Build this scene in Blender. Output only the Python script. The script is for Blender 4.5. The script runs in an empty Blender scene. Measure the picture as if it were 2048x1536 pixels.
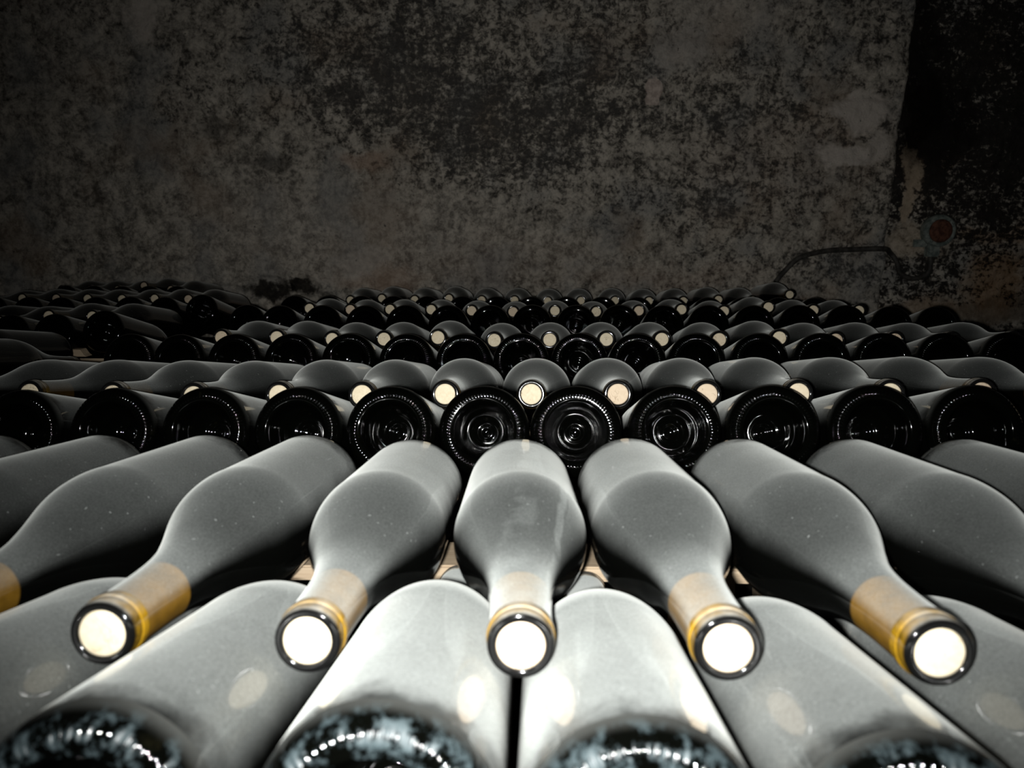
import bpy, bmesh, math, random
import numpy as np
from mathutils import Vector, Matrix

S = bpy.context.scene
C = S.collection
random.seed(7)
MM = 0.001
OZ = 0.36          # height of the lens above the cellar floor, in metres
PITCH = 11.3

# ------------------------------------------------------------------ camera, world, lamp, exposure
cam_d = bpy.data.cameras.new('camera')
cam = bpy.data.objects.new('camera', cam_d)
C.objects.link(cam)
cam.location = (0, 0, OZ)
cam.rotation_euler = (math.radians(90 - PITCH), 0, 0)
cam_d.sensor_width = 36
cam_d.lens = 36 * 1450 / 2048
cam_d.clip_start = 0.02
cam_d.clip_end = 50
cam_d.dof.use_dof = True
cam_d.dof.focus_distance = 0.95
cam_d.dof.aperture_fstop = 11.0
S.camera = cam

w = bpy.data.worlds.new('cellar_dark')
S.world = w
w.use_nodes = True
w.node_tree.nodes['Background'].inputs[0].default_value = (0.9, 0.95, 1.0, 1)
w.node_tree.nodes['Background'].inputs[1].default_value = 0.003

ld = bpy.data.lights.new('phone_flash', 'SPOT')
ld.energy = 31
ld.color = (1.0, 1.0, 0.975)
ld.shadow_soft_size = 0.006
ld.spot_size = math.radians(104)
ld.spot_blend = 1.0
flash = bpy.data.objects.new('phone_flash', ld)
C.objects.link(flash)
flash.location = (-0.016, 0.004, OZ - 0.008)
flash.rotation_euler = (math.radians(90 - 6), 0, math.radians(-4))

vs = S.view_settings
S.display_settings.display_device = 'sRGB'
vs.view_transform = 'Standard'
vs.look = 'None'
vs.exposure = 0
vs.gamma = 1
vs.use_curve_mapping = False


# ------------------------------------------------------------------ node helpers
class NT:
    def __init__(self, name):
        self.m = bpy.data.materials.new(name)
        self.m.use_nodes = True
        self.t = self.m.node_tree
        self.t.nodes.clear()
        self.out = self.t.nodes.new('ShaderNodeOutputMaterial')

    def n(self, typ, **kw):
        nd = self.t.nodes.new(typ)
        for k, v in kw.items():
            setattr(nd, k, v)
        return nd

    def put(self, sock, v):
        if isinstance(v, bpy.types.NodeSocket):
            self.t.links.new(v, sock)
        else:
            if isinstance(v, (tuple, list)) and len(v) == 3 and sock.type == 'RGBA':
                v = (*v, 1)
            sock.default_value = v

    def math(self, op, a, b=0.0, clamp=False):
        nd = self.n('ShaderNodeMath', operation=op, use_clamp=clamp)
        self.put(nd.inputs[0], a)
        self.put(nd.inputs[1], b)
        return nd.outputs[0]

    def vmath(self, op, a, b=(0, 0, 0), out=0):
        nd = self.n('ShaderNodeVectorMath', operation=op)
        self.put(nd.inputs[0], a)
        self.put(nd.inputs[1], b)
        return nd.outputs['Value'] if op == 'LENGTH' else nd.outputs[0]

    def step(self, v, lo, hi, a=0.0, b=1.0):
        nd = self.n('ShaderNodeMapRange', interpolation_type='SMOOTHSTEP')
        self.put(nd.inputs[0], v)
        for i, q in enumerate((lo, hi, a, b)):
            self.put(nd.inputs[i + 1], q)
        return nd.outputs[0]

    def mix(self, f, a, b, blend='MIX'):
        nd = self.n('ShaderNodeMix', data_type='RGBA', blend_type=blend)
        self.put(nd.inputs[0], f)
        self.put(nd.inputs[6], a)
        self.put(nd.inputs[7], b)
        return nd.outputs[2]

    def noise(self, vec, scale, detail=4, rough=0.55, dist=0.0, col=False):
        nd = self.n('ShaderNodeTexNoise')
        self.put(nd.inputs['Vector'], vec)
        nd.inputs['Scale'].default_value = scale
        nd.inputs['Detail'].default_value = detail
        nd.inputs['Roughness'].default_value = rough
        nd.inputs['Distortion'].default_value = dist
        return nd.outputs['Color' if col else 'Fac']

    def coords(self, kind='Object'):
        return self.n('ShaderNodeTexCoord').outputs[kind]

    def xyz(self, v):
        nd = self.n('ShaderNodeSeparateXYZ')
        self.put(nd.inputs[0], v)
        return nd.outputs

    def vec(self, x, y, z):
        nd = self.n('ShaderNodeCombineXYZ')
        for i, q in enumerate((x, y, z)):
            self.put(nd.inputs[i], q)
        return nd.outputs[0]

    def bump(self, h, strength, dist):
        nd = self.n('ShaderNodeBump')
        nd.inputs['Strength'].default_value = strength
        nd.inputs['Distance'].default_value = dist
        self.put(nd.inputs['Height'], h)
        return nd.outputs[0]

    def bsdf(self, **kw):
        b = self.n('ShaderNodeBsdfPrincipled')
        for k, v in kw.items():
            self.put(b.inputs[k.replace('_', ' ')], v)
        self.t.links.new(b.outputs[0], self.out.inputs[0])
        return self.m


GLASS = (0.0007, 0.0008, 0.0006)


def per_object(k, v):
    """object coordinates shifted by the object's own random number, so that no two bottles share their dirt"""
    r = k.n('ShaderNodeObjectInfo').outputs['Random']
    return k.vmath('ADD', v, k.vec(k.math('MULTIPLY', r, 7.3), k.math('MULTIPLY', r, 3.1), k.math('MULTIPLY', r, 5.7)))


def dusty_glass(name, streaked=False):
    k = NT(name)
    co = k.coords()
    x, y, z = k.xyz(co)
    p = per_object(k, co)
    big = k.noise(p, 22, 3)
    fine = k.noise(p, 900, 2, 0.7)
    spots = k.noise(p, 420, 1, 0.5)
    nz = k.xyz(k.n('ShaderNodeNewGeometry').outputs['Normal'])[2]
    # dust lies on what faces up
    up = k.step(k.math('ADD', nz, k.math('MULTIPLY', k.math('SUBTRACT', big, 0.5), 0.2)), 0.08, 0.62)
    # hands have wiped the heel
    heel = k.step(k.math('ADD', y, k.math('MULTIPLY', k.math('SUBTRACT', k.noise(p, 55, 4, 0.6), 0.5), 0.034)), 0.006, 0.030)
    heel = k.math('ADD', k.math('MULTIPLY', heel, 0.9), 0.1)
    dust = k.math('MULTIPLY', up, heel)
    dust = k.math('MULTIPLY', dust, k.step(big, 0.2, 0.8, 0.86, 1.06))
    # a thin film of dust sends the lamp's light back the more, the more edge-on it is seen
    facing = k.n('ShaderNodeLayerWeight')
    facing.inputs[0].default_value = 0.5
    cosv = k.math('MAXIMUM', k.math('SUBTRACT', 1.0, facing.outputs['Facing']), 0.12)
    tau = k.math('MULTIPLY', k.n('ShaderNodeAttribute', attribute_type='OBJECT', attribute_name='dust').outputs['Fac'], k.step(y, 0.20, 0.245, 0.11, 0.24))
    if streaked:
        wob = k.math('MULTIPLY', k.math('SUBTRACT', k.noise(co, 30, 3), 0.5), 0.012)
        xs = k.math('ADD', x, wob)
        s1 = k.math('MULTIPLY', k.step(k.math('ABSOLUTE', k.math('ADD', xs, 0.012)), 0.0035, 0.0015), k.step(k.noise(co, 26, 3), 0.42, 0.5))
        s2 = k.math('MULTIPLY', k.step(k.math('ABSOLUTE', k.math('SUBTRACT', xs, 0.010)), 0.009, 0.006), k.step(k.noise(co, 35, 4), 0.45, 0.56))
        s3 = k.step(k.noise(co, 60, 5, 0.6), 0.62, 0.72)
        tau = k.math('ADD', tau, k.math('ADD', k.math('MULTIPLY', s1, 0.10), k.math('ADD', k.math('MULTIPLY', s2, 0.05), k.math('MULTIPLY', s3, 0.03))))
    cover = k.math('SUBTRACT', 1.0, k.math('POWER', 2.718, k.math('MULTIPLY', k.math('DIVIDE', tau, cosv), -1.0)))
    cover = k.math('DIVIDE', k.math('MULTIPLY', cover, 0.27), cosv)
    cover = k.math('MULTIPLY', cover, k.step(fine, 0.25, 0.75, 0.75, 1.2))
    speck = k.step(spots, 0.735, 0.77)
    cover = k.math('MULTIPLY', k.math('ADD', cover, k.math('MULTIPLY', speck, 0.14)), dust, True)
    # glow of the lit cork through olive glass, painted into the neck colour
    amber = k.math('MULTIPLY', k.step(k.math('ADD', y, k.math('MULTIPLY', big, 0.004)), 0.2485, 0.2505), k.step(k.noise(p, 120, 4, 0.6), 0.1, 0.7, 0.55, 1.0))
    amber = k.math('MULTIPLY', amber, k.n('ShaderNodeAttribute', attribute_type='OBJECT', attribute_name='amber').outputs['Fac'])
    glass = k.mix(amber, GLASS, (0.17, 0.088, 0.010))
    col = k.mix(cover, glass, (0.775, 0.825, 0.80))
    return k.bsdf(Base_Color=col, Roughness=0.42, Specular_IOR_Level=0.12,
                  Sheen_Weight=k.math('MULTIPLY', dust, 0.26), Sheen_Roughness=0.3, Sheen_Tint=(0.86, 0.88, 0.84),
                  Coat_Weight=k.step(dust, 0.0, 1.0, 1.0, 0.45), Coat_Roughness=0.05,
                  Normal=k.bump(fine, 0.10, 0.0002))


def clean_glass(name, mould=False):
    k = NT(name)
    p = per_object(k, k.coords())
    y = k.xyz(k.coords())[1]
    f = k.step(k.noise(p, 90, 4, 0.6), 0.62, 0.8)
    col = k.mix(k.math('MULTIPLY', f, 0.012), GLASS, (0.25, 0.22, 0.10))
    rough = k.step(k.noise(p, 60, 4, 0.6), 0.4, 0.9, 0.045, 0.085)
    if mould:
        mm = k.math('MULTIPLY', k.step(k.noise(p, 130, 5, 0.65), 0.47, 0.62), k.step(y, 0.012, 0.0005))
        col = k.mix(k.math('MULTIPLY', mm, 0.45), col, (0.075, 0.105, 0.115))
        rough = k.math('ADD', rough, k.math('MULTIPLY', mm, 0.5))
    # the film of dust fades out over the heel
    nz = k.xyz(k.n('ShaderNodeNewGeometry').outputs['Normal'])[2]
    bx_, _, bz_ = k.xyz(k.coords())
    rad = k.math('SQRT', k.math('ADD', k.math('MULTIPLY', bx_, bx_), k.math('MULTIPLY', bz_, bz_)))
    hd = k.math('MULTIPLY', k.math('MULTIPLY', k.step(y, 0.004, 0.013, 0.0, 0.10), k.step(rad, 0.0375, 0.0395)), k.step(nz, 0.1, 0.7))
    col = k.mix(hd, col, (0.6, 0.62, 0.58))
    return k.bsdf(Base_Color=col, Roughness=rough, Specular_IOR_Level=0.42,
                  Normal=k.bump(k.noise(p, 70, 3, 0.5), 0.02, 0.001))


def glow_painted_lip(name):
    k = NT(name)
    co = k.coords()
    p = per_object(k, co)
    x, y, z = k.xyz(co)
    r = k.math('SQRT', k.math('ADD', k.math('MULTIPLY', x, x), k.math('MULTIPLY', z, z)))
    side = k.math('MULTIPLY', k.step(r, 0.0138, 0.0145), k.step(k.noise(p, 160, 4, 0.6), 0.25, 0.6, 0.35, 1.0))  # light passing through the lip glass, painted as amber on its outer side
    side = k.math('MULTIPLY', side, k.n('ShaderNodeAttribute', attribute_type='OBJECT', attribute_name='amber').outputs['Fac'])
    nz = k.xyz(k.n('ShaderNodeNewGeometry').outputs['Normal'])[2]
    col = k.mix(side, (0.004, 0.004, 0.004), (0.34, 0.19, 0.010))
    dust = k.math('MULTIPLY', k.math('MULTIPLY', k.step(nz, 0.35, 0.95), k.step(k.noise(p, 130, 3), 0.3, 0.7, 0.4, 1.0)), k.step(y, 0.2955, 0.294))
    col = k.mix(k.math('MULTIPLY', dust, 0.65), col, (0.42, 0.41, 0.37))
    return k.bsdf(Base_Color=col, Roughness=0.10, Specular_IOR_Level=0.5, Coat_Weight=0.3, Coat_Roughness=0.03,
                  Normal=k.bump(k.noise(p, 300, 3), 0.1, 0.0004))


def cork_mat():
    k = NT('cork')
    p = per_object(k, k.coords())
    n1 = k.noise(p, 320, 4, 0.6)
    crack = k.math('ABSOLUTE', k.math('SUBTRACT', k.noise(p, 85, 3, 0.5, 1.2), 0.5))
    line = k.step(crack, 0.016, 0.004)
    line = k.math('MULTIPLY', line, k.step(k.noise(p, 60, 2), 0.5, 0.62))
    r = k.n('ShaderNodeObjectInfo').outputs['Random']
    c = k.mix(n1, (0.56, 0.46, 0.30), (0.80, 0.72, 0.55))
    c = k.mix(k.math('MULTIPLY', k.step(r, 0.6, 1.0), 0.55), c, (0.52, 0.38, 0.28))
    c = k.mix(k.math('MULTIPLY', line, 0.65), c, (0.20, 0.13, 0.07))
    return k.bsdf(Base_Color=c, Roughness=0.8, Specular_IOR_Level=0.2, Normal=k.bump(n1, 0.3, 0.0005))


def wood_mat():
    k = NT('lath_wood')
    co = k.coords()
    v = k.vmath('MULTIPLY', co, (1.5, 40, 40))
    g = k.noise(v, 5, 5, 0.6, 0.6)
    g2 = k.noise(k.vmath('MULTIPLY', co, (3, 140, 140)), 4, 3, 0.6)
    c = k.mix(g, (0.24, 0.165, 0.10), (0.52, 0.42, 0.30))
    c = k.mix(k.step(g2, 0.62, 0.75, 0.0, 0.6), c, (0.10, 0.065, 0.035))
    return k.bsdf(Base_Color=c, Roughness=0.8, Specular_IOR_Level=0.2, Normal=k.bump(g2, 0.3, 0.001))


def wall_mat(name, side):
    """mouldy lime render over rubble: light render, soot and mould where blobs and noise say so"""
    k = NT(name)
    co = k.coords()
    x, y, z = k.xyz(co)
    q = k.vec(x, 0.0, z)
    warp = k.vmath('SUBTRACT', k.noise(q, 5.5, 5, 0.62, 0, True), (0.5, 0.5, 0.5))
    warp2 = k.vmath('SUBTRACT', k.noise(q, 24, 4, 0.6, 0, True), (0.5, 0.5, 0.5))
    wq = k.vmath('ADD', q, k.vmath('ADD', k.vmath('MULTIPLY', warp, (0.30, 0, 0.22)), k.vmath('MULTIPLY', warp2, (0.06, 0, 0.05))))

    def blob(cx, cz, rx, rz, soft=0.45):
        d = k.vmath('LENGTH', k.vmath('MULTIPLY', k.vmath('SUBTRACT', wq, (cx, 0, cz)), (1 / rx, 0, 1 / rz)))
        return k.step(d, 1.0 + soft, 1.0 - soft)

    def total(bl):
        s = None
        for b in bl:
            a = b[-1]
            m = k.math('MULTIPLY', blob(*b[:-1]), a)
            s = m if s is None else k.math('ADD', s, m)
        return s

    if side == 'back':
        dark = total([(-0.62, 0.60, 0.42, 0.20, 0.8, 0.16), (-0.25, 0.42, 0.45, 0.20, 0.8, 0.17), (0.2, 0.70, 0.6, 0.16, 0.8, 0.12),
                      (0.25, 0.42, 0.5, 0.10, 0.8, 0.11), (-0.1, 0.20, 0.35, 0.18, 0.8, 0.08), (0.9, 0.62, 0.5, 0.16, 0.8, 0.08),
                      (0.75, 0.05, 0.5, 0.2, 0.8, 0.05), (1.1, -0.10, 0.35, 0.07, 0.7, 0.12), (-1.15, 0.45, 0.25, 0.1, 0.8, 0.08),
                      (-1.25, 0.12, 0.75, 0.45, 0.8, -0.20), (-0.45, -0.04, 0.8, 0.16, 0.8, -0.18), (0.5, -0.08, 0.6, 0.12, 0.8, -0.08), (0.8, 0.43, 0.5, 0.04, 0.7, 0.10), (1.2, 0.38, 0.22, 0.03, 0.6, 0.12)])
        holes = total([(-0.90, -0.172, 0.085, 0.035, 0.3, 1.0), (-0.77, -0.175, 0.05, 0.03, 0.3, 1.0), (-1.05, 0.38, 0.08, 0.035, 0.4, 0.6), (-0.86, 0.27, 0.07, 0.03, 0.4, 0.6)])
        pale = total([(1.23, 0.434, 0.12, 0.05, 0.25, 1.1), (1.19, 0.30, 0.075, 0.045, 0.25, 1.2), (1.31, 0.33, 0.06, 0.05, 0.3, 0.9), (0.60, 0.63, 0.11, 0.05, 0.5, 0.5),
                      (-1.27, 0.755, 0.06, 0.07, 0.4, 0.9), (-0.55, -0.075, 0.09, 0.05, 0.4, 0.5), (0.75, 0.75, 0.2, 0.08, 0.6, 0.35), (-0.95, 0.03, 0.3, 0.16, 0.9, 0.16),
                      (-0.5, 0.06, 0.4, 0.12, 0.9, 0.15)])
        pink = total([(-0.553, 0.269, 0.08, 0.04, 0.5, 0.7), (-0.50, -0.14, 0.15, 0.04, 0.5, 0.5), (1.0, 0.30, 0.3, 0.12, 0.9, 0.25), (0.6, -0.14, 0.3, 0.05, 0.7, 0.30), (-0.15, -0.08, 0.5, 0.08, 0.9, 0.2)])
        thr = 0.435
    else:
        dark = total([(1.75, 0.55, 0.6, 0.32, 0.6, 0.24), (1.8, 0.15, 0.5, 0.2, 0.7, 0.16), (1.55, -0.16, 0.25, 0.07, 0.6, 0.10)])
        holes = total([(1.45, 0.60, 0.10, 0.35, 0.4, 0.85), (1.57, 0.40, 0.12, 0.16, 0.4, 0.8), (1.85, -0.26, 0.2, 0.04, 0.4, 0.5)])
        pale = total([(1.50, 0.235, 0.055, 0.085, 0.22, 0.9), (1.485, 0.10, 0.04, 0.06, 0.25, 0.8), (1.47, 0.33, 0.015, 0.06, 0.3, 0.7), (1.52, -0.01, 0.11, 0.06, 0.5, 0.5),
                      (1.75, -0.27, 0.3, 0.03, 0.5, 0.5)])
        pink = total([(1.85, -0.16, 0.12, 0.11, 0.5, 0.9), (1.5, 0.235, 0.08, 0.12, 0.5, 0.6), (1.85, 0.02, 0.2, 0.035, 0.5, 0.6), (1.6, 0.28, 0.1, 0.03, 0.4, 0.5), (1.6, -0.25, 0.3, 0.03, 0.6, 0.4)])
        thr = 0.475
    big = k.noise(q, 2.3, 5, 0.6)
    mid = k.noise(k.vmath('ADD', q, k.vmath('MULTIPLY', warp, (0.06, 0, 0.06))), 17, 8, 0.68, 0.3)
    mid2 = k.noise(k.vmath('MULTIPLY', q, (1, 1, 2.6)), 26, 6, 0.62, 0.5)
    gran = k.noise(q, 62, 8, 0.72, 0.5)
    tone = k.math('ADD', k.math('MULTIPLY', mid, 0.55), k.math('MULTIPLY', gran, 0.45))
    base = k.mix(k.step(tone, 0.38, 0.62), (0.12, 0.108, 0.09), (0.72, 0.65, 0.55))
    base = k.mix(k.step(k.noise(q, 4.2, 4), 0.48, 0.66, 0, 0.5), base, (0.27, 0.28, 0.28))
    base = k.mix(k.step(k.noise(k.vmath('ADD', q, (9, 0, 4)), 3.1, 5), 0.52, 0.68, 0, 0.45), base, (0.36, 0.26, 0.18))
    base = k.mix(k.math('MULTIPLY', pink, 0.7, True), base, (0.55, 0.38, 0.28) if side == 'back' else (0.48, 0.27, 0.12))
    base = k.mix(k.math('MULTIPLY', pale, 0.95, True), base, k.mix(gran, *(((0.58, 0.51, 0.44), (0.88, 0.79, 0.70)) if side == 'back' else ((0.55, 0.42, 0.29), (0.80, 0.65, 0.48)))))
    # mould: crusts break up along the grain
    crust = k.math('ADD', k.math('MULTIPLY', mid, 0.34), k.math('ADD', k.math('MULTIPLY', gran, 0.44), k.math('MULTIPLY', mid2, 0.26)))
    level = k.math('ADD', k.math('MULTIPLY', k.math('SUBTRACT', big, 0.5), 0.24), k.math('MULTIPLY', dark, 0.40 if side == 'back' else 0.40))
    level = k.math('SUBTRACT', k.math('ADD', level, thr), k.math('MULTIPLY', pale, 0.16))
    mould = k.step(k.math('SUBTRACT', crust, level), 0.06 if side == 'back' else 0.03, -0.06 if side == 'back' else -0.03)
    pits = k.step(k.noise(q, 55, 5, 0.6, 0.2), 0.335, 0.30)
    mould = k.math('MULTIPLY', mould, k.math('SUBTRACT', 1.0, k.math('MULTIPLY', pale, 0.8), True))
    mould = k.math('MAXIMUM', k.math('MULTIPLY', mould, 0.85 if side == 'back' else 0.96), k.math('MULTIPLY', pits, 0.85))
    col = k.mix(mould, base, k.mix(gran, (0.004, 0.004, 0.004), (0.17, 0.16, 0.15) if side == 'back' else (0.06, 0.052, 0.045)))
    col = k.mix(k.math('MULTIPLY', holes, 0.93, True), col, (0.010, 0.008, 0.006))
    h = k.math('ADD', k.math('MULTIPLY', mid, 1.0), k.math('ADD', k.math('MULTIPLY', gran, 0.5), k.math('MULTIPLY', mould, -0.45)))
    return k.bsdf(Base_Color=col, Roughness=0.92, Specular_IOR_Level=0.15, Normal=k.bump(h, 0.75, 0.014))


def plain_mat(name, c1, c2, rough=0.8, scale=40, spec=0.3):
    k = NT(name)
    n1 = k.noise(k.coords(), scale, 5, 0.6)
    return k.bsdf(Base_Color=k.mix(k.step(n1, 0.35, 0.65), c1, c2), Roughness=rough, Specular_IOR_Level=spec, Normal=k.bump(n1, 0.4, 0.004))


M_DUST = dusty_glass('dusty_glass')
M_STREAK = dusty_glass('dusty_glass_streaked', True)
M_BASE = clean_glass('bare_dark_glass')
M_MOULD = clean_glass('bare_glass_with_mould', True)
M_LIP = glow_painted_lip('lip_glass_painted_glow')
M_CORK = cork_mat()
M_WOOD = wood_mat()
M_WALL = wall_mat('mouldy_render', 'back')
M_WALL_R = wall_mat('sooty_render', 'right')
M_FLOOR = plain_mat('cellar_earth', (0.010, 0.009, 0.008), (0.035, 0.031, 0.027), 0.95, 30, 0.1)
M_VAULT = plain_mat('vault_render', (0.05, 0.046, 0.04), (0.16, 0.15, 0.13), 0.95, 9, 0.1)
M_RUST = plain_mat('rusty_cover', (0.075, 0.030, 0.018), (0.20, 0.085, 0.052), 0.8, 60)
M_BOX = plain_mat('verdigris_metal', (0.12, 0.15, 0.135), (0.34, 0.37, 0.33), 0.7, 50)
M_CABLE = plain_mat('black_cable', (0.035, 0.032, 0.028), (0.085, 0.078, 0.068), 0.6, 40)
M_LUMP = plain_mat('pale_mortar', (0.46, 0.37, 0.32), (0.72, 0.61, 0.53), 0.9, 60, 0.1)


# ------------------------------------------------------------------ mesh helpers
def mesh(name, verts, faces, mat, smooth=True):
    me = bpy.data.meshes.new(name)
    me.from_pydata([tuple(v) for v in verts], [], faces)
    me.materials.append(mat)
    if smooth:
        me.polygons.foreach_set('use_smooth', [True] * len(me.polygons))
    me.update()
    return me


def link(name, me, parent=None, kind=None):
    o = bpy.data.objects.new(name, me)
    C.objects.link(o)
    if parent:
        o.parent = parent
    if kind:
        o['kind'] = kind
    return o


def tag(o, label, cat, group=None):
    o['label'] = label
    o['category'] = cat
    if group:
        o['group'] = group
    return o


def empty(name, loc):
    o = bpy.data.objects.new(name, None)
    C.objects.link(o)
    o.empty_display_size = 0.02
    o.location = loc
    return o


def lathe(name, prof, seg, mat, cap_start=False, cap_end=False, rib=None):
    """turn (r, y) in mm about the Y axis; rib(r, y, a) gives a (dr, dy) offset"""
    verts, faces = [], []
    rings = []
    for r, y in prof:
        if r < 1e-6:
            rings.append([len(verts)])
            verts.append((0, y * MM, 0))
            continue
        ids = []
        for i in range(seg):
            a = 2 * math.pi * i / seg
            dr, dy = rib(r, y, a) if rib else (0, 0)
            ids.append(len(verts))
            verts.append(((r + dr) * math.cos(a) * MM, (y + dy) * MM, (r + dr) * math.sin(a) * MM))
        rings.append(ids)
    for A, B in zip(rings, rings[1:]):
        for i in range(seg):
            j = (i + 1) % seg
            if len(A) == 1:
                faces.append((A[0], B[i], B[j]))
            elif len(B) == 1:
                faces.append((A[i], B[0], A[j]))
            else:
                faces.append((A[i], B[i], B[j], A[j]))
    if cap_start and len(rings[0]) > 1:
        faces.append(tuple(rings[0]))
    if cap_end and len(rings[-1]) > 1:
        faces.append(tuple(reversed(rings[-1])))
    return mesh(name, verts, faces, mat)


def spline(pts, per):
    """Catmull-Rom through (r, y) points"""
    P = [pts[0]] + list(pts) + [pts[-1]]
    out = []
    for i in range(1, len(P) - 2):
        p0, p1, p2, p3 = (np.array(P[i + q], float) for q in (-1, 0, 1, 2))
        for t in np.linspace(0, 1, per, endpoint=False):
            out.append(tuple(0.5 * (2 * p1 + (p2 - p0) * t + (2 * p0 - 5 * p1 + 4 * p2 - p3) * t ** 2 + (3 * p1 - p0 - 3 * p2 + p3) * t ** 3)))
    out.append(tuple(P[-1]))
    return out


# ------------------------------------------------------------------ the cellar
def value_noise(X, Z, scale, seed):
    rs = np.random.RandomState(seed)
    tab = rs.rand(256, 256)
    u, v = X * scale + 1000, Z * scale + 1000
    i, j = np.floor(u).astype(int), np.floor(v).astype(int)
    f, g = u - i, v - j
    f = f * f * (3 - 2 * f)
    g = g * g * (3 - 2 * g)
    T = lambda a, b: tab[a % 256, b % 256]
    return (T(i, j) * (1 - f) + T(i + 1, j) * f) * (1 - g) + (T(i, j + 1) * (1 - f) + T(i + 1, j + 1) * f) * g - 0.5


def relief(X, Z):
    h = 0.026 * value_noise(X, Z * 1.6, 3.1, 1) + 0.016 * value_noise(X, Z * 1.5, 8.0, 2) + 0.009 * value_noise(X, Z, 21, 3)
    h += 0.006 * value_noise(X, Z, 52, 4) + 0.004 * value_noise(X, Z, 110, 5)
    for cx, cz, rx, rz, a in ((1.23, 0.434, 0.12, 0.055, 0.014), (1.19, 0.30, 0.075, 0.05, 0.012), (1.31, 0.325, 0.06, 0.05, 0.010),
                              (0.57, 0.60, 0.13, 0.07, 0.010), (-1.27, 0.755, 0.06, 0.07, 0.010), (-0.90, -0.172, 0.085, 0.035, -0.02),
                              (-0.77, -0.175, 0.05, 0.03, -0.02), (-1.05, 0.38, 0.08, 0.035, -0.012)):
        d = np.sqrt(((X - cx) / rx) ** 2 + ((Z - cz) / rz) ** 2) + 0.5 * value_noise(X, Z, 18, 6)
        h += a * np.clip((1.25 - d) / 0.4, 0, 1)
    return h


def edge_x(Z):
    """where the back wall breaks off into the recess"""
    return 1.366 + 0.024 * np.clip(Z, -0.2, 2) + 0.012 * value_noise(Z * 0 + 3.3, Z, 14, 8) + 0.006 * value_noise(Z * 0 + 1.3, Z, 60, 9)


def wall_sheet(name, x0, x1, depth, mat, nx, nz, edge=None):
    zs = np.concatenate([np.linspace(-OZ, 0.95, nz), np.linspace(0.99, 1.25, 8)])
    nz = len(zs)
    U, Z = np.meshgrid(np.linspace(0, 1, nx), zs)
    X0 = edge_x(Z) if edge == 'left' else np.full_like(Z, x0)
    X1 = edge_x(Z) if edge == 'right' else np.full_like(Z, x1)
    X = X0 + (X1 - X0) * U
    Y = depth - relief(X, Z) - 0.06 * np.clip(Z - 0.55, 0, 9) ** 2
    verts = np.stack([X, Y, Z], -1).reshape(-1, 3).tolist()
    faces = [(j * nx + i, j * nx + i + 1, (j + 1) * nx + i + 1, (j + 1) * nx + i) for j in range(nz - 1) for i in range(nx - 1)]
    if edge == 'right':                      # the broken edge turns back into the recess
        n0 = len(verts)
        for j in range(nz):
            v = verts[j * nx + nx - 1]
            verts.append((v[0] + 0.006, depth + 0.16, v[2]))
        for j in range(nz - 1):
            faces.append((j * nx + nx - 1, n0 + j, n0 + j + 1, (j + 1) * nx + nx - 1))
    o = link(name, mesh(name, verts, faces, mat), None, 'structure')
    o.location = (0, 0, OZ)
    return o


WY = 2.70
wall_back = wall_sheet('wall_back', -2.3, 0, WY, M_WALL, 420, 170, 'right')
wall_right = wall_sheet('wall_right', 1.34, 2.5, WY + 0.085, M_WALL_R, 140, 170)

vs_, fs_ = [], []
for i in range(17):                          # barrel vault springing from the back wall, over the viewer
    a = math.pi * i / 16
    y, z = 0.55 + 2.13 * math.cos(a), 1.60 + 1.1 * math.sin(a)
    vs_ += [(-2.6, y, z), (2.7, y, z)]
for i in range(16):
    fs_.append((2 * i, 2 * i + 1, 2 * i + 3, 2 * i + 2))
link('ceiling', mesh('ceiling', vs_, fs_, M_VAULT), None, 'structure')
link('floor', mesh('floor', [(-2.6, -1.6, 0), (2.7, -1.6, 0), (2.7, 2.95, 0), (-2.6, 2.95, 0)], [(0, 1, 2, 3)], M_FLOOR, False), None, 'structure')


def wp(x, y, z):
    return Vector((x, y, z + OZ))


# ------------------------------------------------------------------ wine bottles
L = 296.0
body_pts = [(41.2, 12), (41.2, 60), (41.2, 110), (41.2, 132), (41.3, 142), (40.5, 152), (38.6, 163), (35.4, 174), (31.2, 185), (26.9, 196),
            (23.0, 207), (19.8, 217), (17.5, 227), (16.0, 237), (15.0, 248), (14.4, 260), (14.1, 272), (14.0, 283)]
base_pts = [(41.2, 12), (41.2, 9.5), (40.95, 7.8), (40.3, 6.1), (39.4, 4.6), (38.3, 3.3), (37.1, 2.1), (35.9, 1.3), (34.6, 0.7), (33.3, 0.3), (32.2, 0.11), (31.2, 0.02), (30.3, 0.0),
            (29.4, 0.06), (28.4, 0.25), (27.4, 0.7), (26.6, 1.8), (26.0, 4.4), (25.5, 9.0), (25.1, 13.8), (24.6, 18.0), (24.0, 21.3), (23.4, 23.2), (22.4, 24.4), (20.8, 27.4), (18.6, 31.6), (16.2, 35.0),
            (14.2, 36.6), (12.8, 37.2), (11.8, 37.3), (10.9, 37.8), (9.8, 39.0), (8.9, 39.5), (8.0, 39.6), (7.0, 39.0), (5.6, 38.2), (4.2, 38.5), (2.4, 39.3), (1.1, 39.6), (0, 39.65)]
lip_pts = [(14.0, 283), (14.5, 283.6), (14.65, 284.6), (14.65, 288.0), (14.4, 288.7), (14.15, 289.2), (14.2, 290), (14.25, 292.4), (13.9, 294.4), (13.3, 295.6), (12.5, 296),
           (11.2, 296), (10.5, 295.7), (10.25, 295.0), (10.2, 292.5)]
cork_pts = [(0, 295.55), (4.0, 295.5), (8.9, 295.4), (9.9, 295.2), (10.15, 294.6), (10.15, 288)]


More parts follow.
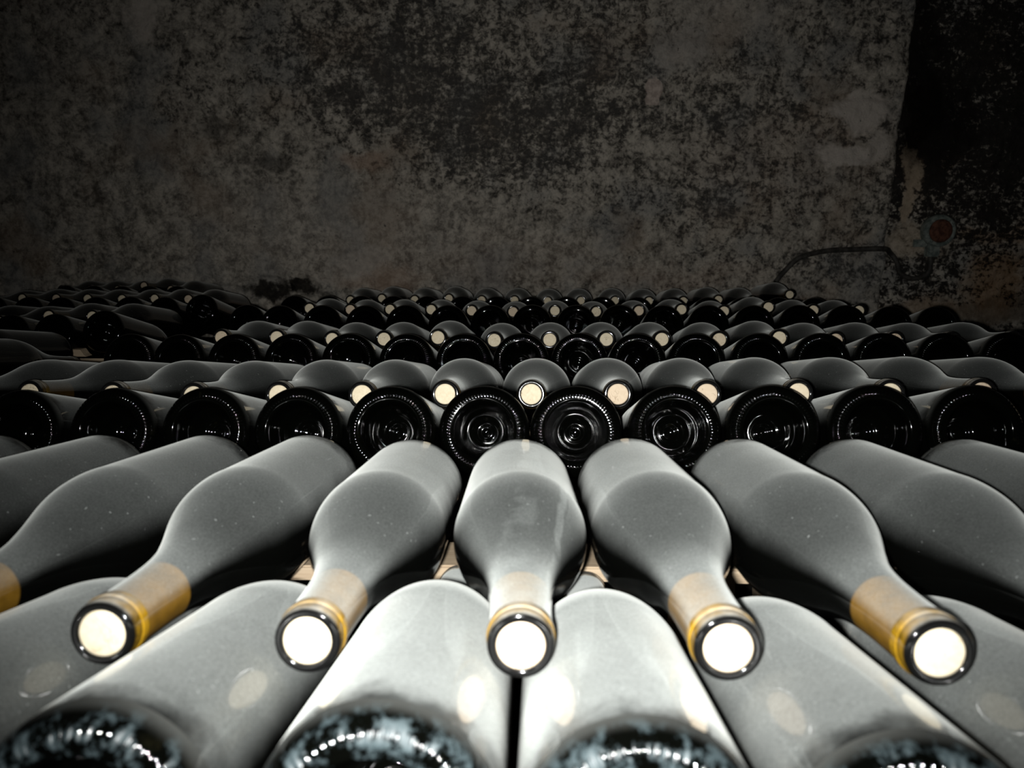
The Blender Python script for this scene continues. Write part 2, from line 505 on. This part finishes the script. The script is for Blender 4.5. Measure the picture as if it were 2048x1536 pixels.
def rib(r, y, a):
    if 30.8 < r < 39.5 and y < 6:
        b = 1.1 * min(1, (r - 30.8) / 1.6, (39.5 - r) / 4.5) * (0.5 + 0.5 * math.cos(72 * a))
        n = (r - 31.5) / 10
        return b * n, -b * (1 - 0.5 * n)
    return 0, 0


body_hi = spline(body_pts, 3)
MESH = {
    'body_hi': lathe('glass_body', body_hi, 96, M_DUST), 'body_lo': lathe('glass_body', body_pts, 56, M_DUST),
    'body_streak': lathe('glass_body', body_hi, 96, M_STREAK),
    'base_hi': lathe('punted_base', base_pts, 288, M_BASE, rib=rib), 'base_near': lathe('punted_base', spline(base_pts, 2), 288, M_MOULD, rib=rib),
    'base_mid': lathe('punted_base', base_pts, 144, M_BASE, rib=rib), 'base_lo': lathe('punted_base', base_pts[:14] + base_pts[15:-1:3] + [(0, 39.65)], 48, M_BASE),
    'lip_hi': lathe('lip_ring', spline(lip_pts, 3), 72, M_LIP), 'lip_lo': lathe('lip_ring', lip_pts, 36, M_LIP),
    'cork_hi': lathe('cork', cork_pts, 48, M_CORK), 'cork_lo': lathe('cork', cork_pts, 28, M_CORK),
}


def bottle(pos, yaw, slope, neck_out, detail, label, group, body=None, base=None, dust=None):
    """pos: base centre, or the cork's end when neck_out; slope: degrees by which the far end lies lower"""
    if neck_out:
        R = Matrix.Rotation(math.radians(180 - yaw), 4, 'Z') @ Matrix.Rotation(math.radians(slope), 4, 'X')
    else:
        R = Matrix.Rotation(math.radians(-yaw), 4, 'Z') @ Matrix.Rotation(math.radians(-slope), 4, 'X')
    p = Vector(pos)
    if neck_out:
        p = p - (R @ Vector((0, L, 0)))
    q = p + R @ Vector((0, L, 0))
    ends.append((tuple(p), tuple(q)))
    todo.append((neck_out, detail, label, group, body, base, random.uniform(-0.5, 0.5), dust or random.uniform(0.64, 0.84)))


def settle(E, rounds=200, margin=0.4):
    """let the bottles push each other apart until none runs into another; E: base and cork ends, in mm"""
    prof = sorted(body_pts + base_pts[:13] + lip_pts[:12], key=lambda q: q[1])
    py, pr = np.array([q[1] for q in prof]), np.array([q[0] for q in prof])
    ys = np.concatenate([np.array([0.2, 2, 5]), np.arange(9, 283, 4.0), np.arange(283.2, 296, 1.4)])
    rs_ = np.interp(ys, py, pr)
    tt = ys / L
    mid = E.mean(1)
    for it in range(rounds):
        if it % 20 == 0:
            D = np.linalg.norm(E.mean(1)[:, None] - E.mean(1)[None], axis=-1)
            I, J = np.nonzero((D < 330) & ~np.eye(len(E), dtype=bool))
        u = E[:, 1] - E[:, 0]
        u /= np.linalg.norm(u, axis=1)[:, None]
        c = E[I, 0][:, None] + u[I][:, None] * ys[None, :, None]          # stations on one axis
        d = c - E[J, 0][:, None]
        rad = d - np.einsum('pkc,pc->pk', d, u[J])[..., None] * u[J][:, None]
        rad -= np.einsum('pkc,pc->pk', rad, u[I])[..., None] * u[I][:, None]
        rad /= np.linalg.norm(rad, axis=-1)[..., None] + 1e-9
        p = c - rad * rs_[None, :, None]                                    # its surface point nearest the other axis
        d = p - E[J, 0][:, None]
        y = np.einsum('pkc,pc->pk', d, u[J])
        rd = d - y[..., None] * u[J][:, None]
        side = np.einsum('pkc,pkc->pk', rd, rad)
        rho = np.linalg.norm(rd, axis=-1) * np.sign(side)
        dep = np.where((y > 0) & (y < L), np.interp(y, py, pr) + margin - rho, -1)
        k = dep.argmax(1)
        n = np.arange(len(I))
        dm = dep[n, k]
        hit = np.nonzero(dm > 0)[0]
        if not len(hit):
            break
        a, b, k, dm = I[hit], J[hit], k[hit], dm[hit]
        push = rad[hit, k] * dm[:, None] * 0.3
        ta, tb = tt[k], np.clip(y[hit, k] / L, 0, 1)
        move = np.zeros_like(E)
        np.add.at(move, (a, 0), push * (1 - ta)[:, None])
        np.add.at(move, (a, 1), push * ta[:, None])
        np.add.at(move, (b, 0), -push * (1 - tb)[:, None])
        np.add.at(move, (b, 1), -push * tb[:, None])
        E = E + np.clip(move, -2.0, 2.0)
        u = E[:, 1] - E[:, 0]
        u *= L / 2 / np.linalg.norm(u, axis=1)[:, None]
        E = np.stack([E.mean(1) - u, E.mean(1) + u], 1)
    dd = np.linalg.norm(E.mean(1) - mid, axis=1)
    print('settled', it, len(hit), 'moved', dd.max(), dd.mean())
    return E


def build(end, neck_out, detail, label, group, body, base, spin, dust):
    p, q = (Vector(e) for e in end)
    d = (q - p).normalized()
    x = d.cross(Vector((0, 0, 1))).normalized()
    R = Matrix((x, d, x.cross(d))).transposed().to_4x4()
    root = empty('wine_bottle', (0, 0, 0))
    root.matrix_world = Matrix.Translation(wp(*(c * MM for c in p))) @ R @ Matrix.Rotation(spin, 4, 'Y')
    tag(root, label, 'bottle', group)
    hi = detail == 'hi'
    amber = 1.0 if dust == 1.0 else 0.16  # painted cork glow, strong on the nearest necks and faint elsewhere
    o = link('glass_body', MESH[body or ('body_hi' if hi else 'body_lo')], root)
    o['dust'] = dust
    o['amber'] = amber
    link('punted_base', MESH[base or ('base_lo' if neck_out else ('base_hi' if hi else 'base_mid'))], root)
    link('lip_ring', MESH['lip_hi' if hi else 'lip_lo'], root)['amber'] = amber
    link('cork', MESH['cork_hi' if hi else 'cork_lo'], root)
    return root


ends, todo = [], []
ORD = ['first', 'second', 'third', 'fourth', 'fifth', 'sixth', 'seventh', 'eighth', 'ninth', 'tenth', 'eleventh', 'twelfth',
       'thirteenth', 'fourteenth', 'fifteenth', 'sixteenth', 'seventeenth', 'eighteenth']
MAIN = 'wine bottles in the main stack'
LEFT = 'wine bottles in the left stack'


def jit(a):
    return random.uniform(-a, a)


# nearest row, bases toward the viewer: base centres in millimetres from the lens
for i, (x, y, z) in enumerate([(-223, 194, -184), (-133, 192, -182), (-43.2, 190, -183), (41.2, 187, -187), (126, 184, -190), (210, 182, -188)]):
    bottle((x, y, z), (3.6, 3.2, 1.3, 2.1, 1.7, 1.6)[i], 11.3, False, 'hi',
           f'pale dusty bottle, mouldy base at lower picture edge, {ORD[i]} from left in nearest row', MAIN, base='base_near', dust=2.1)

# nearest row of necks, lying over them: base ends and cork ends
NB = [(-428, 587, -440, 292, -167), (-338, 582, -350, 288, -166), (-249, 577, -260, 284, -165), (-165, 572, -174, 280, -164), (-82, 568, -89, 275, -168),
      (6, 563, 3, 271, -165), (93, 558, 88, 267, -163), (180, 553, 171, 262, -162), (266, 548, 255, 258, -161), (351, 544, 338, 254, -160)]
for i, (xb, yb, x, y, z) in enumerate(NB):
    lab = (f'dusty bottle with painted amber glow on neck, {ORD[i]} from left in nearest row of necks' if i != 5 else
           'central nearest bottle with pale streaks wiped in its dust, white cork facing forward')
    bottle((x, y, z), math.degrees(math.atan2(xb - x, yb - y)), 6.6, True, 'hi', lab, MAIN, body='body_streak' if i == 5 else None, dust=1.0)

# row after row behind: base centres, or cork ends, in millimetres from the lens
ROW_C = [(-559, 657, -176), (-465, 652, -174), (-373, 647, -173), (-284, 642, -172), (-197, 638, -171), (-111, 633, -169), (-26, 629, -168),
         (57, 624, -167), (145, 620, -166), (231, 615, -164), (319, 610, -163), (405, 606, -162)]
for i, p in enumerate(ROW_C):
    lab = ('bottle mostly hidden at left edge, before first base of second base row' if i == 0 else
           f'black glass bottle with large ribbed base, {ORD[i - 1]} from left in second row of bases')
    bottle(p, 3.6 + jit(0.6), 18, False, 'hi',
           lab, MAIN, dust=0.55 + jit(0.08))
ROW_D = [(-580, 731, -160), (-493, 726, -159), (-407, 722, -157), (-323, 717, -156), (-235, 713, -154), (-150, 708, -153), (-67, 704, -151), (19, 699, -150),
         (104, 695, -149), (190, 690, -148), (277, 685, -147), (364, 681, -146), (448, 676, -145), (531, 672, -144)]
for i, p in enumerate(ROW_D):
    bottle(p, 3.6 + jit(0.7), 11.4, True, 'hi',
           f'grey dusty bottle, cream cork forward, {ORD[i]} from left in second row of necks', MAIN, dust=0.58 + jit(0.09))
ROW_E = [(-592, 1100, -181), (-506, 1080, -179), (-420, 1075, -178), (-333, 1070, -177), (-245, 1066, -176), (-158, 1061, -176), (-72, 1056, -175),
         (13, 1052, -174), (99, 1047, -173), (183, 1042, -173), (269, 1038, -172), (359, 1033, -171), (447, 1028, -170), (533, 1023, -169),
         (621, 1019, -169), (710, 1014, -168), (794, 1009, -167)]
for i, p in enumerate(ROW_E):
    bottle(p, 3.6 + jit(0.8), 17, False, 'hi',
           f'black glass bottle with ribbed base, {ORD[i]} from left in third row of bases', MAIN, dust=0.50 + jit(0.07))
ROW_F = [(-467, 1154, -155), (-376, 1149, -154), (-286, 1143, -156), (-203, 1139, -155), (-117, 1135, -152), (-28, 1129, -156), (59, 1124, -154),
         (147, 1120, -153), (233, 1115, -153), (321, 1110, -153), (412, 1105, -150), (497, 1100, -153), (584, 1095, -151), (667, 1091, -151),
         (760, 1086, -151)]
for i, p in enumerate(ROW_F):
    bottle(p, 3.6 + jit(0.8), 11.8, True, 'lo',
           f'dark dusty bottle, beige cork forward, {ORD[i]} from left in third row of necks', MAIN, dust=0.48 + jit(0.07))
ROW_G = [(-590, 1600, -180), (-501, 1556, -176), (-402, 1521, -174), (-311, 1516, -174), (-225, 1512, -173), (-134, 1507, -172), (-46, 1502, -172),
         (41, 1497, -171), (133, 1492, -171), (222, 1487, -170), (311, 1482, -170), (403, 1477, -170), (495, 1472, -170), (586, 1467, -169),
         (679, 1462, -169), (769, 1457, -170), (857, 1451, -171)]
for i, p in enumerate(ROW_G):
    bottle(p, 3.6 + jit(0.9), 17, False, 'mid',
           f'small black bottle base, {ORD[i]} from left in fourth row of bases', MAIN, dust=0.36 + jit(0.05))
ROW_H = [(-450, 1601, -152), (-356, 1596, -152), (-268, 1591, -151), (-177, 1586, -151), (-89, 1580, -154), (2, 1575, -155), (93, 1571, -152),
         (182, 1565, -154), (274, 1560, -152), (364, 1556, -148), (454, 1551, -151), (547, 1547, -142), (641, 1541, -148), (736, 1535, -149)]
for i, p in enumerate(ROW_H):
    bottle(p, 3.6 + jit(0.9), 11.9, True, 'lo',
           f'small dark bottle, round cork forward, {ORD[i]} from left in fourth row of necks', MAIN, dust=0.36 + jit(0.05))
ROW_I = [(-592, 1962, -188), (-498, 1956, -188), (-408, 1952, -188), (-320, 1947, -188), (-228, 1942, -188), (-134, 1937, -188), (-42, 1932, -188),
         (51, 1927, -188), (144, 1922, -188), (238, 1917, -188), (331, 1911, -188), (424, 1906, -188), (516, 1901, -188), (608, 1896, -188),
         (699, 1892, -188), (790, 1886, -188)]
for i, p in enumerate(ROW_I):
    bottle(p, 3.6 + jit(0.9), 13.5, False, 'mid',
           f'bottle base half hidden behind fourth row, {ORD[i]} from left in farthest row of bases', MAIN, dust=0.38 + jit(0.06))
ROW_J = [(-452, 2032, -167), (-363, 2027, -162), (-271, 2022, -165), (-175, 2017, -161), (-84, 2011, -165), (7, 2006, -165), (98, 2001, -167),
         (189, 1996, -166), (282, 1991, -165), (374, 1985, -166), (467, 1980, -165), (561, 1976, -161), (653, 1971, -162), (751, 1968, -147)]
for i, p in enumerate(ROW_J):
    bottle(p, 3.6 + jit(0.9), 6.6, True, 'lo',
           f'farthest dim bottle before the wall, small cork forward, {ORD[i]} from left in last row', MAIN, dust=0.29 + jit(0.04))

# the dim stack to the left, set back by half a row; k counts from its right-hand end
bottle((-784, 955, -168), 4, 9, False, 'hi', 'very dark bottle at left edge, neck pointing away, front of left stack', LEFT, dust=0.14)
bottle((-861, 1025, -160), 4, 9.4, True, 'hi', 'very dark bottle ending beside the wedge, butt end right, in left stack', LEFT, dust=0.14)


def left_row(n, x0, y, z, slope, neck_out, what):
    for k in range(n):
        pos = 'rightmost' if k == 0 else f'{ORD[k]} from right'
        bottle((x0 - 86 * k + jit(3), y + jit(4), z + jit(2)), 4 + jit(1.2), slope, neck_out, 'lo',
               what.format(pos), LEFT, dust=0.14)


left_row(3, -784, 1383, -170, 17, False, 'dim black bottle, base forward, {} beyond the lath end in left stack')
left_row(5, -858, 1453, -163, 8.6, True, 'dim bottle with unseen cork, {} in middle neck row of left stack')
left_row(7, -785, 1816, -174, 17, False, 'dim bottle base, {} in rear base row of left stack')
left_row(7, -849, 1892, -158, 9.2, True, 'dim bottle with tiny cork, {} in rear neck row of left stack')
left_row(5, -1040, 2246, -178, 17, False, 'barely visible bottle base, {} in farthest base row of left stack')
bottle((-1174, 2327, -145), 4, 10, True, 'lo', 'dark bottle with the highest small cork, by the wall in the left stack', LEFT, dust=0.14)
left_row(1, -1088, 2324, -156, 8.5, True, 'barely visible bottle by the wall, {} in last neck row of left stack')
left_row(3, -1262, 2324, -156, 8.5, True, 'barely visible bottle by the wall, {} of three left of highest cork')


ends = settle(np.array(ends, float))
for e, t in zip(ends, todo):
    build(e, *t)


# ------------------------------------------------------------------ laths that carry the bottles
def box_mesh(name, sx, sy, sz, mat, seed=0, cuts=1):
    rs = random.Random(seed)
    bm = bmesh.new()
    bmesh.ops.create_cube(bm, size=1)
    bmesh.ops.scale(bm, vec=(sx, sy, sz), verts=bm.verts)
    bmesh.ops.bevel(bm, geom=bm.edges[:], offset=min(sz, sy) * 0.12, segments=2, affect='EDGES')
    if cuts > 1:
        for i in range(1, cuts):
            x = -sx / 2 + sx * i / cuts
            bmesh.ops.bisect_plane(bm, geom=bm.verts[:] + bm.edges[:] + bm.faces[:], plane_co=(x, 0, 0), plane_no=(1, 0, 0))
        for v in bm.verts:
            v.co.y += 0.0018 * math.sin(v.co.x * 9 + seed)
            v.co.z += 0.0007 * math.sin(v.co.x * 13 + seed * 2)
    me = bpy.data.meshes.new(name)
    bm.to_mesh(me)
    bm.free()
    me.materials.append(mat)
    return me


def lath(x0, x1, yc, width, thick, tilt, label, seed, skew=0.055):
    # as high as it can lie below the bottles that rest on it
    prof = sorted(body_pts + base_pts[:13] + lip_pts[:12], key=lambda q: q[1])
    py, pr = [q[1] for q in prof], [q[0] for q in prof]
    ztop = 0.0
    for p, q in ends:
        d = (q - p) / L
        y_here = yc - skew * ((p[0] + q[0]) / 2 - (x0 + x1) / 2)
        for y in np.linspace(y_here - width / 2 - 3, y_here + width / 2 + 3, 7):
            t = (y - p[1]) / d[1]
            x = p[0] + d[0] * t
            if 0 < t < L and x0 - 40 < x < x1 + 40:
                ztop = min(ztop, p[2] + d[2] * t - np.interp(t, py, pr) / math.cos(math.asin(d[2])) + (y - y_here) * math.tan(math.radians(tilt)) - 0.8)
    print('lath', label, round(float(ztop), 1))
    root = empty('wooden_lath', wp((x0 + x1) / 2 * MM, yc * MM, ztop * MM))
    root.rotation_euler = (math.radians(-tilt), 0, -math.atan(skew))
    tag(root, label, 'lath', 'laths under the bottles')
    b = link('board', box_mesh('board', (x1 - x0) * MM, width * MM, thick * MM, M_WOOD, seed, 14), root)
    b.location = (0, 0, -thick / 2 * MM)
    foot = OZ + (ztop - thick) * MM - 0.006
    n = max(2, int((x1 - x0) / 420))
    for i in range(n):
        p = link('spacer_block', box_mesh('spacer_block', 0.05, 0.04, foot, M_WOOD, seed + i), root)
        p.location = ((i + 0.5) / n * (x1 - x0) * MM - (x1 - x0) / 2 * MM, 0.004, -thick * MM - foot / 2)
    return root


lath(-420, 330, 519, 58, 11, 6.6, 'pale lath seen in gaps beneath the nearest row of necks', 1, 0.012)
lath(-640, 600, 948, 44, 9, 11.4, 'hidden lath beneath the second row of necks', 2)
lath(-560, 820, 1362, 44, 9, 11.8, 'hidden lath beneath the third row of necks', 3)
lath(-530, 800, 1815, 44, 9, 11.9, 'hidden lath beneath the fourth row of necks', 4)
lath(-540, 830, 2245, 44, 9, 6.6, 'hidden lath beneath the farthest row of necks', 5)
for y, x0, x1, r, sl, sd in ((250, -300, 300, 'nearest', 11.3, 6), (692, -620, 560, 'second', 17, 7), (1115, -640, 900, 'third', 17, 8),
                             (1562, -620, 950, 'fourth', 17, 9), (1994, -640, 880, 'farthest', 13.5, 10)):
    lath(x0, x1, y, 40, 12, sl, f'hidden lath beneath the {r} row of bases', sd)
left_lath = lath(-1010, -668, 1399, 36, 11, 17, 'pale lath end showing in the dark gap beside the left stack', 21, 0)
lath(-1420, -840, 1862, 44, 11, 13, 'hidden lath beneath the rear rows of left stack', 22, 0)
lath(-1420, -980, 2300, 44, 11, 13, 'hidden lath beneath the last rows of left stack', 23, 0)
lath(-880, -720, 1012, 34, 11, 13, 'hidden lath beneath the front bottle of left stack', 24, 0)
bm = bmesh.new()
tri = [(0, 0), (0.034, 0), (0.029, 0.004), (0.023, 0.014), (0, 0.014)]
f0 = [bm.verts.new((a, 0, b)) for a, b in tri]
f1 = [bm.verts.new((a, 0.022, b)) for a, b in tri]
bm.faces.new(f0)
bm.faces.new(list(reversed(f1)))
for i in range(5):
    j = (i + 1) % 5
    bm.faces.new((f0[j], f0[i], f1[i], f1[j]))
bmesh.ops.recalc_face_normals(bm, faces=bm.faces[:])
bmesh.ops.bevel(bm, geom=bm.edges[:], offset=0.0008, segments=1, affect='EDGES')
me = bpy.data.meshes.new('wooden_wedge')
bm.to_mesh(me)
bm.free()
me.materials.append(M_WOOD)
wedge = link('wooden_wedge', me)
wedge.location = (-0.852, 1.376, left_lath.location.z + 0.0085)
tag(wedge, 'small pale wooden wedge on the lath end beside the left stack', 'wedge')


# ------------------------------------------------------------------ things on the wall
def tube(name, pts, r, mat, seg=10, parent=None):
    P = [Vector(p) for p in spline(pts, 8)]
    verts, faces = [], []
    for i, p in enumerate(P):
        t = (P[min(i + 1, len(P) - 1)] - P[max(i - 1, 0)]).normalized()
        u = t.cross(Vector((0, 1, 0))).normalized()
        v = t.cross(u)
        for q in range(seg):
            a = 2 * math.pi * q / seg
            verts.append(p + u * r * math.cos(a) + v * r * math.sin(a))
    for i in range(len(P) - 1):
        for q in range(seg):
            b = (q + 1) % seg
            faces.append((i * seg + q, i * seg + b, (i + 1) * seg + b, (i + 1) * seg + q))
    faces.append(tuple(range(seg)))
    faces.append(tuple(reversed(range((len(P) - 1) * seg, len(P) * seg))))
    return link(name, mesh(name, verts, faces, mat), parent)


def wall_y(x, z, recess=False):
    return WY + (0.085 if recess else 0) - float(relief(np.array([x]), np.array([z]))[0]) - 0.06 * max(z - 0.55, 0) ** 2


bx, bz = 1.59, 0.030
# (the cable's end plugs into the spigot below the box)
by = wall_y(bx, bz, True) - 0.004
box = empty('junction_box', wp(bx, by, bz))
tag(box, 'round junction box with rusty red cover in grey-green ring on right wall', 'electrical box')
housing = lathe('housing', [(0, 10), (58, 10), (60, 6), (60, -16), (58, -24), (54, -28), (46, -29), (43, -27), (42, -22), (0, -22)], 40, M_BOX)
link('housing', housing, box)
cover = lathe('cover', [(42, -22), (42.5, -27), (41, -31), (34, -33.5), (20, -35), (8, -35.5), (0, -35.5)], 40, M_RUST)
link('cover', cover, box)
for a in (0.6, 2.5, 4.0, 5.4):
    s = link('screw', lathe('screw', [(5, -28), (5, -30.5), (3.5, -32), (0, -32.3)], 12, M_BOX), box)
    s.location = (0.050 * math.cos(a), 0, 0.050 * math.sin(a))
lug = link('conduit_spigot', box_mesh('conduit_spigot', 0.045, 0.03, 0.045, M_BOX, 3), box)
lug.location = (-0.015, -0.008, -0.072)
lug2 = link('mounting_lug', box_mesh('mounting_lug', 0.05, 0.014, 0.028, M_BOX, 4), box)
lug2.location = (-0.058, 0.0, -0.045)

cab = []
for x, z, rec in ((0.965, -0.155, 0), (0.995, -0.118, 0), (1.05, -0.066, 0), (1.15, -0.042, 0), (1.26, -0.037, 0), (1.36, -0.035, 0), (1.425, -0.050, 1), (1.452, -0.085, 1),
                  (1.468, -0.125, 1), (1.51, -0.146, 1), (1.555, -0.138, 1), (1.575, -0.112, 1), (1.576, -0.0665, 1)):
    yy = wall_y(x, z, bool(rec)) - 0.010
    cab.append(tuple(wp(x, yy, z)))
cab_o = tube('cable', cab, 0.0095, M_CABLE)
tag(cab_o, 'thick black cable sagging along wall into round junction box', 'cable')

# a lump of pale mortar stuck to the render
rs = random.Random(3)
out = [(-18, -32), (-14, -34), (8, -35), (17, -32), (17, -18), (22, -10), (26, 4), (25, 18), (18, 28), (8, 36), (-4, 37), (-14, 30), (-20, 18), (-19, 2), (-14, -8), (-19, -18)]
verts = []
for dy, sc in ((0, 1.0), (-7, 0.97), (-11, 0.86), (-13, 0.6), (-12, 0.25)):
    for a, b in out:
        verts.append((a * sc * MM * 1.45, dy * MM + rs.uniform(-0.001, 0.001), b * sc * MM * 1.45))
faces = []
n = len(out)
for q in range(4):
    for i in range(n):
        j = (i + 1) % n
        faces.append((q * n + i, q * n + j, (q + 1) * n + j, (q + 1) * n + i))
faces.append(tuple(range(4 * n, 5 * n)))
lump = link('mortar_lump', mesh('mortar_lump', verts, faces, M_LUMP), wall_back)
lump.location = (0.494, wall_y(0.494, 0.51) + 0.004, 0.51)
lump['label'] = 'pale pinkish mortar lump standing proud of the wall'
